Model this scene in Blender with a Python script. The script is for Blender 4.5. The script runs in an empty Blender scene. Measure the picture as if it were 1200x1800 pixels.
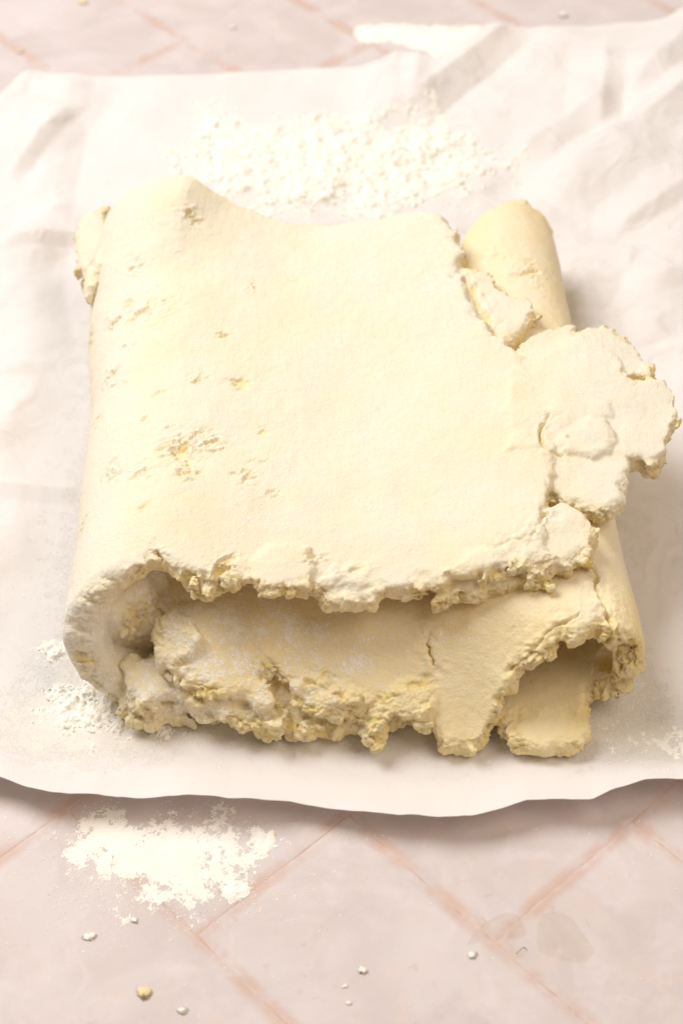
import bpy, bmesh, math
import numpy as np
from mathutils import Vector

# ------------------------------------------------------------------ camera, world, lamps, exposure
scene = bpy.context.scene
EL = math.radians(46.0); DIST = 0.82; LENS = 67.0; SENSOR = 24.0
CAM = DIST * np.array([0.0, -math.cos(EL), math.sin(EL)])
FWD = -CAM / DIST; RIGHT = np.array([1.0, 0, 0]); UP = np.cross(RIGHT, FWD)
FPX = LENS / SENSOR * 1200.0

cd = bpy.data.cameras.new("camera"); cam = bpy.data.objects.new("camera", cd)
scene.collection.objects.link(cam); scene.camera = cam
cam.location = CAM; cam.rotation_euler = (math.pi / 2 - EL, 0, 0)
cd.sensor_fit = 'HORIZONTAL'; cd.sensor_width = SENSOR; cd.lens = LENS
cd.clip_start = 0.01; cd.clip_end = 50
cd.dof.use_dof = True; cd.dof.focus_distance = 0.745; cd.dof.aperture_fstop = 9.0

world = bpy.data.worlds.new("World"); scene.world = world; world.use_nodes = True
bg = world.node_tree.nodes["Background"]
bg.inputs["Color"].default_value = (1.0, 0.80, 0.635, 1); bg.inputs["Strength"].default_value = 0.26

def area(name, loc, target, size, power, col):
    l = bpy.data.lights.new(name, 'AREA'); l.shape = 'DISK'; l.size = size; l.energy = power; l.color = col
    o = bpy.data.objects.new(name, l); scene.collection.objects.link(o); o.location = loc
    o.rotation_euler = (Vector(target) - Vector(loc)).to_track_quat('-Z', 'Y').to_euler()
    return o
area("softbox_lamp", (-0.93, 0.60, 1.52), (0.0, 0.05, 0.0), 1.2, 35.5, (0.98, 0.985, 0.99))
area("fill_lamp", (1.05, -0.35, 1.7), (0.05, 0.0, 0.0), 1.4, 15.0, (1.0, 0.86, 0.72))

vs = scene.view_settings
vs.view_transform = 'Standard'; vs.look = 'None'; vs.gamma = 1.0; vs.exposure = 0.13; vs.use_curve_mapping = False
scene.cycles.use_denoising = True
scene.cycles.max_bounces = 12; scene.cycles.diffuse_bounces = 10

# ------------------------------------------------------------------ helpers (all modelling in centimetres)
def at(u, v, z=0.0):
    """photo point (1200 x 1800) -> place in cm on the level z cm above the table"""
    d = FWD * FPX + RIGHT * (u - 600) + UP * (900 - v)
    t = (z * 0.01 - CAM[2]) / d[2]
    p = CAM + d * t
    return p * 100.0
def outline(pts, z): return np.array([at(u, v, z)[:2] for u, v in pts])

RNG = np.random.default_rng(11)
LAT = RNG.random((64, 64, 64)).astype(np.float32)
def vnoise(p):
    p = np.asarray(p, np.float32); i = np.floor(p).astype(np.int32); f = p - i
    f = f * f * (3 - 2 * f); i &= 63; j = (i + 1) & 63
    x0, y0, z0 = i[..., 0], i[..., 1], i[..., 2]; x1, y1, z1 = j[..., 0], j[..., 1], j[..., 2]
    fx, fy, fz = f[..., 0], f[..., 1], f[..., 2]
    a = LAT[x0, y0, z0] * (1 - fx) + LAT[x1, y0, z0] * fx
    b = LAT[x0, y1, z0] * (1 - fx) + LAT[x1, y1, z0] * fx
    c = LAT[x0, y0, z1] * (1 - fx) + LAT[x1, y0, z1] * fx
    d = LAT[x0, y1, z1] * (1 - fx) + LAT[x1, y1, z1] * fx
    return (a * (1 - fy) + b * fy) * (1 - fz) + (c * (1 - fy) + d * fy) * fz - 0.5
def fbm(p, octaves=3, gain=0.5):
    p = np.asarray(p, np.float32); s = 0; a = 1.0
    for k in range(octaves):
        s = s + a * vnoise(p + 7.3 * k); p = p * 2.03; a *= gain
    return s
def n2(x, y, f, seed=0.0, octaves=3):
    x, y = np.broadcast_arrays(x, y)
    return fbm(np.stack([x * f + seed, y * f + seed * 1.7, np.full_like(x, seed + .37, dtype=float)], -1), octaves)
def worley(p, seed=0):
    """distance to the nearest jittered cell point"""
    p = np.asarray(p, np.float32); i = np.floor(p).astype(np.int32)
    best = np.full(p.shape[:-1], 9.0, np.float32)
    for dx in (-1, 0, 1):
        for dy in (-1, 0, 1):
            for dz in (-1, 0, 1):
                q = i + np.array([dx, dy, dz]); h = (q + seed * 5) & 63
                j = np.stack([LAT[h[..., 0], h[..., 1], h[..., 2]], LAT[h[..., 1], h[..., 2], h[..., 0]], LAT[h[..., 2], h[..., 0], h[..., 1]]], -1)
                d = ((q + j - p) ** 2).sum(-1)
                best = np.minimum(best, d)
    return np.sqrt(best)
def sstep(a, b, x):
    t = np.clip((x - a) / (b - a), 0, 1); return t * t * (3 - 2 * t)
def poly_sdf(P, X, Y):
    """positive inside"""
    d = np.full(X.shape, 1e9); ins = np.zeros(X.shape, bool); n = len(P)
    for k in range(n):
        ax, ay = P[k]; bx, by = P[(k + 1) % n]; ex, ey = bx - ax, by - ay
        t = np.clip(((X - ax) * ex + (Y - ay) * ey) / (ex * ex + ey * ey + 1e-12), 0, 1)
        d = np.minimum(d, (X - ax - t * ex) ** 2 + (Y - ay - t * ey) ** 2)
        c = ((ay > Y) != (by > Y)) & (X < ex * (Y - ay) / (ey if abs(ey) > 1e-12 else 1e-12) + ax)
        ins ^= c
    return np.where(ins, 1, -1) * np.sqrt(d)
def line_dist(P, X, Y):
    d = np.full(X.shape, 1e9)
    for k in range(len(P) - 1):
        ax, ay = P[k]; bx, by = P[k + 1]; ex, ey = bx - ax, by - ay
        t = np.clip(((X - ax) * ex + (Y - ay) * ey) / (ex * ex + ey * ey + 1e-12), 0, 1)
        d = np.minimum(d, (X - ax - t * ex) ** 2 + (Y - ay - t * ey) ** 2)
    return np.sqrt(d)

def mesh_of(name, V, F, smooth=True):
    """V in cm"""
    me = bpy.data.meshes.new(name); F = np.asarray(F, np.int32); k = F.shape[1]
    me.vertices.add(len(V)); me.vertices.foreach_set("co", (np.asarray(V, np.float32) * 0.01).ravel())
    me.loops.add(F.size); me.loops.foreach_set("vertex_index", F.ravel())
    me.polygons.add(len(F)); me.polygons.foreach_set("loop_start", np.arange(0, F.size, k, dtype=np.int32))
    me.update(calc_edges=True); me.validate()
    me.polygons.foreach_set("use_smooth", np.full(len(me.polygons), smooth)); me.update()
    return me
def link(name, me, mat=None, parent=None):
    o = bpy.data.objects.new(name, me); scene.collection.objects.link(o)
    if mat is not None and me is not None and not me.materials: me.materials.append(mat)
    if parent is not None: o.parent = parent
    return o
def tag(o, label=None, cat=None, group=None, kind=None):
    for k, v in (("label", label), ("category", cat), ("group", group), ("kind", kind)):
        if v: o[k] = v
    return o
def set_attr(me, name, vals):
    a = me.attributes.new(name, 'FLOAT', 'POINT'); a.data.foreach_set("value", np.asarray(vals, np.float32))

# ------------------------------------------------------------------ materials
class NT:
    def __init__(s, name):
        s.m = bpy.data.materials.new(name); s.m.use_nodes = True; s.t = s.m.node_tree; s.n = s.t.nodes; s.l = s.t.links
        s.b = s.n["Principled BSDF"]
        s.geo = s.n.new("ShaderNodeNewGeometry"); s.pos = s.geo.outputs["Position"]
    def put(s, sock, v):
        if hasattr(v, "is_linked") or isinstance(v, bpy.types.NodeSocket): s.l.new(v, sock)
        elif isinstance(v, tuple) and len(v) == 3 and sock.type == 'RGBA': sock.default_value = (*v, 1)
        else: sock.default_value = v
    def noise(s, scale, detail=4, rough=0.55, vec=None, dist=0.0):
        n = s.n.new("ShaderNodeTexNoise"); n.inputs["Scale"].default_value = scale; n.inputs["Detail"].default_value = detail
        n.inputs["Roughness"].default_value = rough; n.inputs["Distortion"].default_value = dist
        s.l.new(vec or s.pos, n.inputs["Vector"]); return n.outputs["Fac"]
    def voronoi(s, scale, feature='F1'):
        n = s.n.new("ShaderNodeTexVoronoi"); n.feature = feature; n.inputs["Scale"].default_value = scale
        s.l.new(s.pos, n.inputs["Vector"]); return n.outputs["Distance"]
    def ramp(s, fac, a, b, lo=0.0, hi=1.0):
        n = s.n.new("ShaderNodeMapRange"); n.interpolation_type = 'SMOOTHSTEP'
        s.put(n.inputs["Value"], fac)
        for k, v in (("From Min", a), ("From Max", b), ("To Min", lo), ("To Max", hi)): s.put(n.inputs[k], v)
        return n.outputs["Result"]
    def math(s, op, a, b=0.0, clamp=False):
        n = s.n.new("ShaderNodeMath"); n.operation = op; n.use_clamp = clamp
        s.put(n.inputs[0], a); s.put(n.inputs[1], b); return n.outputs[0]
    def mix(s, fac, a, b):
        n = s.n.new("ShaderNodeMix"); n.data_type = 'RGBA'
        s.put(n.inputs["Factor"], fac); s.put(n.inputs["A"], a) if False else None
        s.put(n.inputs[6], a); s.put(n.inputs[7], b); return n.outputs[2]
    def attr(s, name):
        n = s.n.new("ShaderNodeAttribute"); n.attribute_name = name; return n.outputs["Fac"]
    def bump(s, h, dist, strength=1.0, prev=None):
        n = s.n.new("ShaderNodeBump"); n.inputs["Distance"].default_value = dist; n.inputs["Strength"].default_value = strength
        s.l.new(h, n.inputs["Height"])
        if prev is not None: s.l.new(prev, n.inputs["Normal"])
        return n.outputs["Normal"]
    def done(s, **kw):
        for k, v in kw.items(): s.put(s.b.inputs[k.replace("_", " ")], v)
        return s.m

SSW = 0.0
def dough_material():
    t = NT("dough")
    flour = t.attr("flour"); raw = t.attr("raw"); film = t.attr("film")
    tone = t.noise(35, 4)
    base = t.mix(t.ramp(tone, 0.35, 0.68), (0.85, 0.705, 0.385), (0.855, 0.73, 0.44))
    base = t.mix(t.math('MULTIPLY', t.ramp(t.noise(700, 3, 0.6), 0.50, 0.68), 0.35), base, (0.865, 0.755, 0.50))
    base = t.mix(t.math('MULTIPLY', raw, t.ramp(t.noise(260, 3), 0.30, 0.48)), base, (0.87, 0.69, 0.28))
    fine = t.noise(1250, 2, 0.6); mid = t.noise(380, 4, 0.6); patch = t.noise(90, 4, 0.6)
    streak = t.n.new("ShaderNodeMapping"); streak.inputs["Rotation"].default_value = (0, 0, 0.6); streak.inputs["Scale"].default_value = (1, 0.22, 1)
    t.l.new(t.pos, streak.inputs["Vector"])
    strk = t.noise(420, 4, 0.6, vec=streak.outputs[0])
    grains = t.math('ADD', t.math('MULTIPLY', fine, 0.6), t.math('MULTIPLY', mid, 0.4))
    thr = t.math('SUBTRACT', 0.70, t.math('MULTIPLY', flour, t.ramp(patch, 0.25, 0.75, 0.10, 0.24)))
    fm = t.ramp(t.math('SUBTRACT', grains, thr), -0.01, 0.05)
    torn = t.math('SUBTRACT', 1.0, t.math('MAXIMUM', raw, t.math('MULTIPLY', t.attr("edge"), 0.75)), clamp=True)
    film = t.math('MULTIPLY', film, torn); fm = t.math('MULTIPLY', fm, t.ramp(torn, 0.0, 1.0, 0.3, 1.0))
    fl = t.math('MULTIPLY', film, t.ramp(t.math('ADD', t.math('MULTIPLY', patch, 0.6), t.math('MULTIPLY', strk, 0.4)), 0.32, 0.66, 0.75, 0.95))
    col = t.mix(fl, base, (0.79, 0.76, 0.68))
    col = t.mix(t.math('MULTIPLY', fm, 0.9), col, (0.885, 0.845, 0.745))
    h = t.math('ADD', t.math('MULTIPLY', t.noise(1000, 4, 0.7), 0.55), t.math('MULTIPLY', t.noise(280, 4, 0.6), 0.55))
    h = t.math('ADD', h, t.math('MULTIPLY', strk, 0.35))
    nrm = t.bump(h, 0.0013, 0.6)
    crumbly = t.math('MULTIPLY', t.attr("edge"), t.math('ADD', t.noise(450, 5, 0.75), t.math('MULTIPLY', t.voronoi(800), 0.5)))
    nrm = t.bump(crumbly, 0.0016, 0.5, nrm)
    nrm = t.bump(fm, 0.00025, 0.5, nrm)
    t.b.subsurface_method = 'RANDOM_WALK'
    t.b.inputs["Subsurface Radius"].default_value = (1.0, 0.66, 0.30)
    t.b.inputs["Subsurface Scale"].default_value = 0.005
    return t.done(Base_Color=col, Roughness=0.8, Normal=nrm, Subsurface_Weight=SSW, Specular_IOR_Level=0.2)
def flour_material():
    t = NT("flour")
    col = t.mix(t.ramp(t.noise(120, 3), 0.35, 0.65), (0.86, 0.825, 0.73), (0.885, 0.855, 0.785))
    nrm = t.bump(t.math('ADD', t.noise(1600, 3, 0.7), t.noise(500, 3, 0.6)), 0.0005, 0.45)
    t.done(Base_Color=col, Roughness=0.95, Specular_IOR_Level=0.08, Normal=nrm)
    st = t.math('ADD', t.math('MULTIPLY', t.noise(1500, 2, 0.6), 0.6), t.math('MULTIPLY', t.noise(330, 3, 0.6), 0.4))
    a = t.ramp(t.math('SUBTRACT', t.math('ADD', t.math('MULTIPLY', t.attr("cover"), 0.50), 0.24), st), -0.03, 0.06)
    tp = t.n.new("ShaderNodeBsdfTransparent"); mx = t.n.new("ShaderNodeMixShader")
    t.l.new(a, mx.inputs[0]); t.l.new(tp.outputs[0], mx.inputs[1]); t.l.new(t.b.outputs[0], mx.inputs[2])
    t.l.new(mx.outputs[0], t.n["Material Output"].inputs["Surface"])
    return t.m
def paper_material():
    t = NT("parchment")
    dust = t.attr("dust")
    col = t.mix(t.ramp(t.noise(14, 3), 0.3, 0.7), (0.90, 0.865, 0.845), (0.915, 0.885, 0.865))
    spk = t.math('ADD', t.math('MULTIPLY', t.noise(1100, 3, 0.65), 0.6), t.math('MULTIPLY', t.noise(160, 4, 0.6), 0.4))
    fm = t.ramp(t.math('SUBTRACT', spk, t.math('SUBTRACT', 0.74, t.math('MULTIPLY', dust, 0.42))), -0.02, 0.07)
    col = t.mix(fm, col, (0.90, 0.865, 0.79))
    nrm = t.bump(t.noise(700, 3, 0.6), 0.0003, 0.25)
    rid = t.math('ABSOLUTE', t.math('SUBTRACT', t.noise(16, 2, 0.5, dist=0.3), 0.5)); rid2 = t.math('ABSOLUTE', t.math('SUBTRACT', t.noise(31, 2, 0.5, dist=0.4), 0.5))
    cr = t.math('MULTIPLY', t.attr("crinkle"), t.math('ADD', t.ramp(rid, 0.0, 0.10, 1.0, 0.0), t.math('MULTIPLY', t.ramp(rid2, 0.0, 0.07, 1.0, 0.0), 0.5)))
    nrm = t.bump(cr, 0.0010, 0.6, nrm)
    nrm = t.bump(fm, 0.0003, 0.5, nrm)
    bs = t.done(Base_Color=col, Roughness=0.6, Specular_IOR_Level=0.25, Normal=nrm)
    tr = t.n.new("ShaderNodeBsdfTranslucent"); tr.inputs["Color"].default_value = (0.88, 0.84, 0.80, 1)
    mx = t.n.new("ShaderNodeMixShader"); mx.inputs[0].default_value = 0.22
    t.l.new(t.b.outputs[0], mx.inputs[1]); t.l.new(tr.outputs[0], mx.inputs[2])
    tp = t.n.new("ShaderNodeBsdfTransparent"); m2 = t.n.new("ShaderNodeMixShader"); m2.inputs[0].default_value = 0.10
    t.l.new(mx.outputs[0], m2.inputs[1]); t.l.new(tp.outputs[0], m2.inputs[2])
    t.l.new(m2.outputs[0], t.n["Material Output"].inputs["Surface"])
    return bs
def tile_material():
    t = NT("pink_tile")
    oi = t.n.new("ShaderNodeObjectInfo"); rnd = oi.outputs["Random"]
    edge = t.attr("edge")
    a = t.noise(22, 5, 0.6, dist=0.8); b = t.noise(55, 5, 0.62, dist=1.2); c = t.noise(9, 3)
    col = t.mix(t.ramp(a, 0.35, 0.65), (0.575, 0.50, 0.48), (0.64, 0.57, 0.555))
    col = t.mix(t.math('MULTIPLY', t.ramp(b, 0.5, 0.72), 0.55), col, (0.67, 0.53, 0.47))
    col = t.mix(t.math('MULTIPLY', t.ramp(c, 0.52, 0.7), 0.6), col, (0.69, 0.63, 0.625))
    col = t.mix(t.math('MULTIPLY', rnd, 0.22), col, (0.60, 0.54, 0.54))
    col = t.mix(t.math('MULTIPLY', t.ramp(t.noise(38, 5, 0.6, dist=1.5), 0.52, 0.70), 0.35), col, (0.70, 0.64, 0.645))
    col = t.mix(t.math('MULTIPLY', t.ramp(t.noise(17, 4, 0.6, dist=1.0), 0.54, 0.72), 0.6), col, (0.52, 0.445, 0.425))
    spots = t.ramp(t.noise(190, 4, 0.6, dist=0.6), 0.60, 0.70)
    spots = t.math('MULTIPLY', spots, t.ramp(t.noise(26, 2), 0.50, 0.62))
    col = t.mix(t.math('MULTIPLY', spots, 0.5), col, (0.56, 0.40, 0.36))
    e = t.math('MULTIPLY', t.ramp(edge, 0.35, 1.0), t.ramp(t.noise(45, 5, 0.65, dist=0.5), 0.35, 0.62))
    col = t.mix(t.math('MULTIPLY', e, 0.7), col, (0.56, 0.38, 0.30))
    nrm = t.bump(t.math('ADD', t.noise(60, 4), t.math('MULTIPLY', t.noise(900, 2), 0.12)), 0.0006, 0.35)
    return t.done(Base_Color=col, Roughness=0.55, Specular_IOR_Level=0.3, Normal=nrm)
def joint_material():
    t = NT("tile_joint")
    col = t.mix(t.ramp(t.noise(90, 5, 0.65), 0.35, 0.62), (0.54, 0.35, 0.26), (0.63, 0.50, 0.44))
    return t.done(Base_Color=col, Roughness=0.8, Normal=t.bump(t.noise(600, 3), 0.0004, 0.4))
def wet_material():
    t = NT("wet_smear")
    nrm = t.bump(t.noise(150, 3), 0.0004, 0.5)
    tp = t.n.new("ShaderNodeBsdfTransparent"); tp.inputs["Color"].default_value = (0.985, 0.975, 0.95, 1)
    gl = t.n.new("ShaderNodeBsdfGlossy"); gl.inputs["Roughness"].default_value = 0.12; t.l.new(nrm, gl.inputs["Normal"])
    fr = t.n.new("ShaderNodeFresnel"); fr.inputs["IOR"].default_value = 1.34; t.l.new(nrm, fr.inputs["Normal"])
    mx = t.n.new("ShaderNodeMixShader"); t.l.new(fr.outputs[0], mx.inputs[0]); t.l.new(tp.outputs[0], mx.inputs[1]); t.l.new(gl.outputs[0], mx.inputs[2])
    t.l.new(mx.outputs[0], t.n["Material Output"].inputs["Surface"])
    return t.m
M_DOUGH = dough_material(); M_FLOUR = flour_material(); M_PAPER = paper_material()
M_TILE = tile_material(); M_JOINT = joint_material(); M_WET = wet_material()

# ------------------------------------------------------------------ table: herringbone of pink tiles
W = 7.45; TROT = math.radians(-46.5)
AX = np.array([math.cos(TROT), math.sin(TROT)]); BX = np.array([-AX[1], AX[0]])
ORI = at(868, 1657)[:2]
bm = bmesh.new(); bmesh.ops.create_grid(bm, x_segments=2, y_segments=2, size=1.3)
tm = bpy.data.meshes.new("table"); bm.to_mesh(tm); bm.free()
table = link("table", tm, M_JOINT); table.location = (0, 0.1, -0.00016); tag(table, kind="structure")
def tile_mesh(lx, ly):
    g = 0.03; rings = [(0.0, -0.3, 1.0), (0.0, -0.012, 1.0), (0.06, -0.005, 1.0), (0.16, 0.0, 0.95), (0.45, 0.0, 0.45), (1.1, 0.0, 0.0)]
    V = []; E = []; F = []; nseg = 10
    r2 = np.random.default_rng(3)
    per = []
    for (a, b) in (((0, 0), (1, 0)), ((1, 0), (1, 1)), ((1, 1), (0, 1)), ((0, 1), (0, 0))):
        for k in range(nseg): per.append((a[0] + (b[0] - a[0]) * k / nseg, a[1] + (b[1] - a[1]) * k / nseg))
    per = np.array(per); jit = r2.normal(0, 0.02, len(per)); n = len(per)
    for off, z, e in rings:
        o = g + off + jit
        x = o + per[:, 0] * (lx - 2 * o); y = o + per[:, 1] * (ly - 2 * o)
        for k in range(n): V.append((x[k], y[k], z)); E.append(e)
    for r in range(len(rings) - 1):
        for k in range(n):
            F.append((r * n + k, r * n + (k + 1) % n, (r + 1) * n + (k + 1) % n, (r + 1) * n + k))
    me = bpy.data.meshes.new("tile")
    me.from_pydata([tuple(c * 0.01 for c in v) for v in V], [], F + [tuple(range((len(rings) - 1) * n, len(rings) * n))])
    for p in me.polygons: p.use_smooth = False
    set_attr(me, "edge", E); me.materials.append(M_TILE); return me
TH, TV = tile_mesh(2 * W, W), tile_mesh(W, 2 * W)
for cx in range(-9, 8):
    for cy in range(-6, 10):
        s = (cx - cy) % 4
        if s not in (0, 3): continue
        c = ORI + (AX * (cx + 0.5) + BX * (cy + 0.5)) * W
        if not (-34 < c[0] < 34 and -36 < c[1] < 58): continue
        o = link("tile", TH if s == 0 else TV, parent=table)
        p = ORI + (AX * cx + BX * cy) * W
        o.location = (p[0] * .01, p[1] * .01 - 0.1, 0.00016 + float(RNG.uniform(-.00003, .00001))); o.rotation_euler = (0, 0, TROT)

# ------------------------------------------------------------------ parchment paper
front = outline([(-260, 1330), (-120, 1345), (0, 1366), (45, 1385), (92, 1397), (160, 1399), (240, 1404), (320, 1403), (400, 1410), (450, 1406), (510, 1405), (560, 1413), (620, 1424), (700, 1433), (770, 1437), (830, 1436), (870, 1425), (925, 1409), (990, 1408), (1040, 1412), (1075, 1395), (1130, 1380), (1200, 1378), (1330, 1370), (1460, 1365)], 1.15)
back = outline([(-300, 470), (-140, 330), (-20, 215), (28, 150), (65, 134), (180, 131), (350, 127), (470, 119), (600, 114), (650, 110), (708, 106), (735, 120), (765, 122), (800, 100), (850, 72), (890, 57), (960, 50), (1040, 44), (1130, 36), (1200, 26), (1330, 10), (1500, -10)], 0.4)
nx, ny = 330, 400
xs = np.linspace(-27, 27, nx)
t = np.linspace(0, 1, ny)
yf = np.interp(xs, front[:, 0], front[:, 1]); yb = np.interp(xs, back[:, 0], back[:, 1])
yf = yf + n2(xs, xs * 0, 1.5, 3.0) * 0.08
X = np.repeat(xs[:, None], ny, 1); Y = yf[:, None] + (yb - yf)[:, None] * t[None, :]
def ridge(p, q, h, wl, wr, taper=0.25):
    """a pressed crease from p to q (photo points on the paper): steep on one side, long on the other"""
    a = at(*p)[:2]; b = at(*q)[:2]; d = b - a; L = np.hypot(*d); d /= L; nn = np.array([-d[1], d[0]])
    wob = n2(X, Y, 0.25, 8.0, 2) * 0.12
    s = (X - a[0]) * d[0] + (Y - a[1]) * d[1]; c = (X - a[0]) * nn[0] + (Y - a[1]) * nn[1] + wob
    al = sstep(0, taper, s / L) * sstep(0, taper, 1 - s / L)
    prof = np.where(c > 0, np.clip(1 - c / wl, 0, 1), np.clip(1 + c / wr, 0, 1))
    return h * al * prof
Z = 0.05 + 0 * X
Z += 1.35 * np.clip(1 - (Y - yf[:, None]) / (2.6 + 1.2 * n2(X, Y * 0, 0.1, 6.0, 2)), 0, 1) ** 1.35 * (0.85 + 0.7 * n2(X, Y * 0, 0.16, 5.0, 2))      # front edge lifts off the table
rear = sstep(9, 17, Y) * (0.4 + 0.6 * sstep(-4, 8, X)); side = sstep(11.5, 15, np.abs(X + 0.5)) * sstep(-11, -4, Y)
far = np.maximum(rear, side)
# crumple: sums of folded planes give flat facets with sharp creases
R5 = np.random.default_rng(5)
cr = 0
for k in range(10):
    an = R5.uniform(0, math.pi); fr = R5.uniform(0.10, 0.30); ph = R5.uniform(0, 9)
    wv = X * math.cos(an) * fr + Y * math.sin(an) * fr + ph + 0.16 * n2(X, Y, 0.11, 20 + k, 2)
    cr = cr + np.abs(wv - np.round(wv)) / fr * 0.065
Z += far * np.clip(cr - 0.25, 0, None) * 0.75
for args in (((690, 235), (920, 40), 1.0, 5.0, 1.6), ((640, 240), (705, 100), .55, .8, 2.2), ((725, 200), (735, 112), .35, .8, 1.2),
             ((930, 365), (1290, 120), .85, 1.3, 5.0), ((1050, 260), (1062, 95), .7, 2.0, 1.2), ((1080, 200), (1300, 0), 1.2, 2.2, 4.0),
             ((890, 300), (1080, 170), .6, 4.5, 1.4), ((1040, 458), (1290, 436), .32, .6, 1.6), ((1060, 425), (1250, 310), .35, 1.8, .7), ((1100, 520), (1290, 470), .25, 1.5, 1.0),
             ((-60, 265), (75, 128), .8, 1.2, 4.0), ((10, 340), (135, 190), .45, 2.5, .7), ((-40, 490), (130, 360), .5, .9, 2.6), ((-10, 455), (170, 415), .28, 1.6, .7), ((60, 300), (190, 150), .25, 2.0, 1.2),
             ((-30, 862), (150, 864), .22, .25, .9), ((-20, 660), (100, 640), .12, .5, .9), ((1120, 640), (1260, 600), .15, .6, 1.2)):
    Z += ridge(*args)
Z += far * 0.03 * n2(X, Y, 0.9, 2.0, 3) + 0.02 * n2(X, Y, 0.5, 4.0, 2)
under = sstep(1.2, 0, np.maximum(np.abs(X - 0.3) - 10.3, np.maximum(Y - 14.5, -12.0 - Y)))
Z = np.maximum(Z, 0.05); Z = Z * (1 - under) + 0.05 * under
PZ = Z
def paper_z(x, y):
    x = np.asarray(x, float); y = np.asarray(y, float)
    fi = np.clip((x - xs[0]) / (xs[1] - xs[0]), 0, nx - 1.001); i = fi.astype(int); fx = fi - i
    ya = np.interp(x, xs, yf); ye = np.interp(x, xs, yb)
    fj = np.clip((y - ya) / (ye - ya) * (ny - 1), 0, ny - 1.001); j = fj.astype(int); fy = fj - j
    return (PZ[i, j] * (1 - fx) + PZ[i + 1, j] * fx) * (1 - fy) + (PZ[i, j + 1] * (1 - fx) + PZ[i + 1, j + 1] * fx) * fy
I = np.arange(nx * ny).reshape(nx, ny)
F = np.stack([I[:-1, :-1], I[1:, :-1], I[1:, 1:], I[:-1, 1:]], -1).reshape(-1, 4)
pm = mesh_of("parchment_paper", np.stack([X, Y, Z], -1).reshape(-1, 3), F)
dd = np.maximum(np.abs(X) - 11, np.maximum(Y - 14, -11.5 - Y))
dust = np.exp(-np.clip(dd, 0, None) / 2.2) * 0.75 + 0.15
dust = dust * (0.75 + 0.6 * n2(X, Y, 0.3, 9.0)) + 0.45 * np.exp(-((X + 10) / 3.5) ** 2 - ((Y + 11.5) / 2.0) ** 2) + 0.45 * np.exp(-((X - 11.5) / 3) ** 2 - ((Y + 12.5) / 1.4) ** 2)
dust += 0.35 * np.exp(-((X + 0) / 9) ** 2 - ((Y - 20) / 5) ** 2)
dust *= sstep(0.0, 1.2, Y - yf[:, None]) * 0.8 + 0.2
set_attr(pm, "crinkle", np.clip(far + 0.12, 0, 1).ravel())
set_attr(pm, "dust", np.clip(dust, 0, 1.1).ravel())
paper = link("parchment_paper", pm, M_PAPER)
sol = paper.modifiers.new("thickness", 'SOLIDIFY'); sol.thickness = 0.00012; sol.offset = 1
tag(paper, "crinkled white parchment sheet under the folded dough, its torn front edge lifted", "parchment paper")

# ------------------------------------------------------------------ folded dough
def sheet(C, m, T, r=0.55, keep_attr=None):
    """C: (n,k,3) middle surface, m: depth inside the torn outline, T: thickness map -> closed shell"""
    du = np.gradient(C, axis=0); dv = np.gradient(C, axis=1)
    N = np.cross(du, dv); N /= np.linalg.norm(N, axis=-1, keepdims=True) + 1e-9
    q = np.clip(m / r, 0, 1); h = 0.5 * T * np.sqrt(np.clip(1 - (1 - q) ** 2, 0.002, 1))
    a, b = C + N * h[..., None], C - N * h[..., None]
    n, k = m.shape; I = np.arange(n * k).reshape(n, k)
    ok = m > 0.0
    cell = ok[:-1, :-1] & ok[1:, :-1] & ok[1:, 1:] & ok[:-1, 1:]
    quads = np.stack([I[:-1, :-1], I[1:, :-1], I[1:, 1:], I[:-1, 1:]], -1)
    top = quads[cell]; bot = top[:, ::-1] + n * k
    cp = np.pad(cell, 1); sides = []
    for (di, dj, e0, e1) in ((-1, 0, 0, 3), (1, 0, 2, 1), (0, -1, 1, 0), (0, 1, 3, 2)):
        nb = cp[1 + di:n + di, 1 + dj:k + dj]
        bd = cell & ~nb; qd = quads[bd]
        sides.append(np.stack([qd[:, e0], qd[:, e1], qd[:, e1] + n * k, qd[:, e0] + n * k], -1)[:, ::-1] if True else None)
    F = np.concatenate([top, bot] + sides)
    V = np.concatenate([a.reshape(-1, 3), b.reshape(-1, 3)])
    used = np.unique(F); mp = np.full(len(V), -1); mp[used] = np.arange(len(used))
    e = np.clip(1 - m / 1.1, 0, 1).ravel(); e = np.concatenate([e, e])
    return V[used], mp[F], e[used], C[ok], m[ok]

bmi = bmesh.new(); bmesh.ops.create_icosphere(bmi, subdivisions=2, radius=1.0)
ICO_V = np.array([v.co[:] for v in bmi.verts]); ICO_F = np.array([[v.index for v in f.verts] for f in bmi.faces]); bmi.free()
bmi = bmesh.new(); bmesh.ops.create_icosphere(bmi, subdivisions=1, radius=1.0)
ICO1_V = np.array([v.co[:] for v in bmi.verts]); ICO1_F = np.array([[v.index for v in f.verts] for f in bmi.faces]); bmi.free()

def crumbs_on(pts, count, rng, rmin=0.10, rmax=0.34, spread=0.14):
    Vs, Fs = [], []; o = 0
    pk = pts[rng.integers(0, len(pts), count)]
    for p in pk:
        r = rmin + (rmax - rmin) * rng.random() ** 2.2
        v = ICO_V * (r * rng.uniform(0.5, 1.5, 3)) * (1 + 1.1 * fbm(ICO_V * 1.3 + rng.uniform(0, 40, 3), 3, 0.7)[:, None])
        Vs.append(v + p + rng.normal(0, spread, 3) * np.array([0.6, 0.6, 0.75])); Fs.append(ICO_F + o); o += len(v)
    return np.concatenate(Vs), np.concatenate(Fs)

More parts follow.
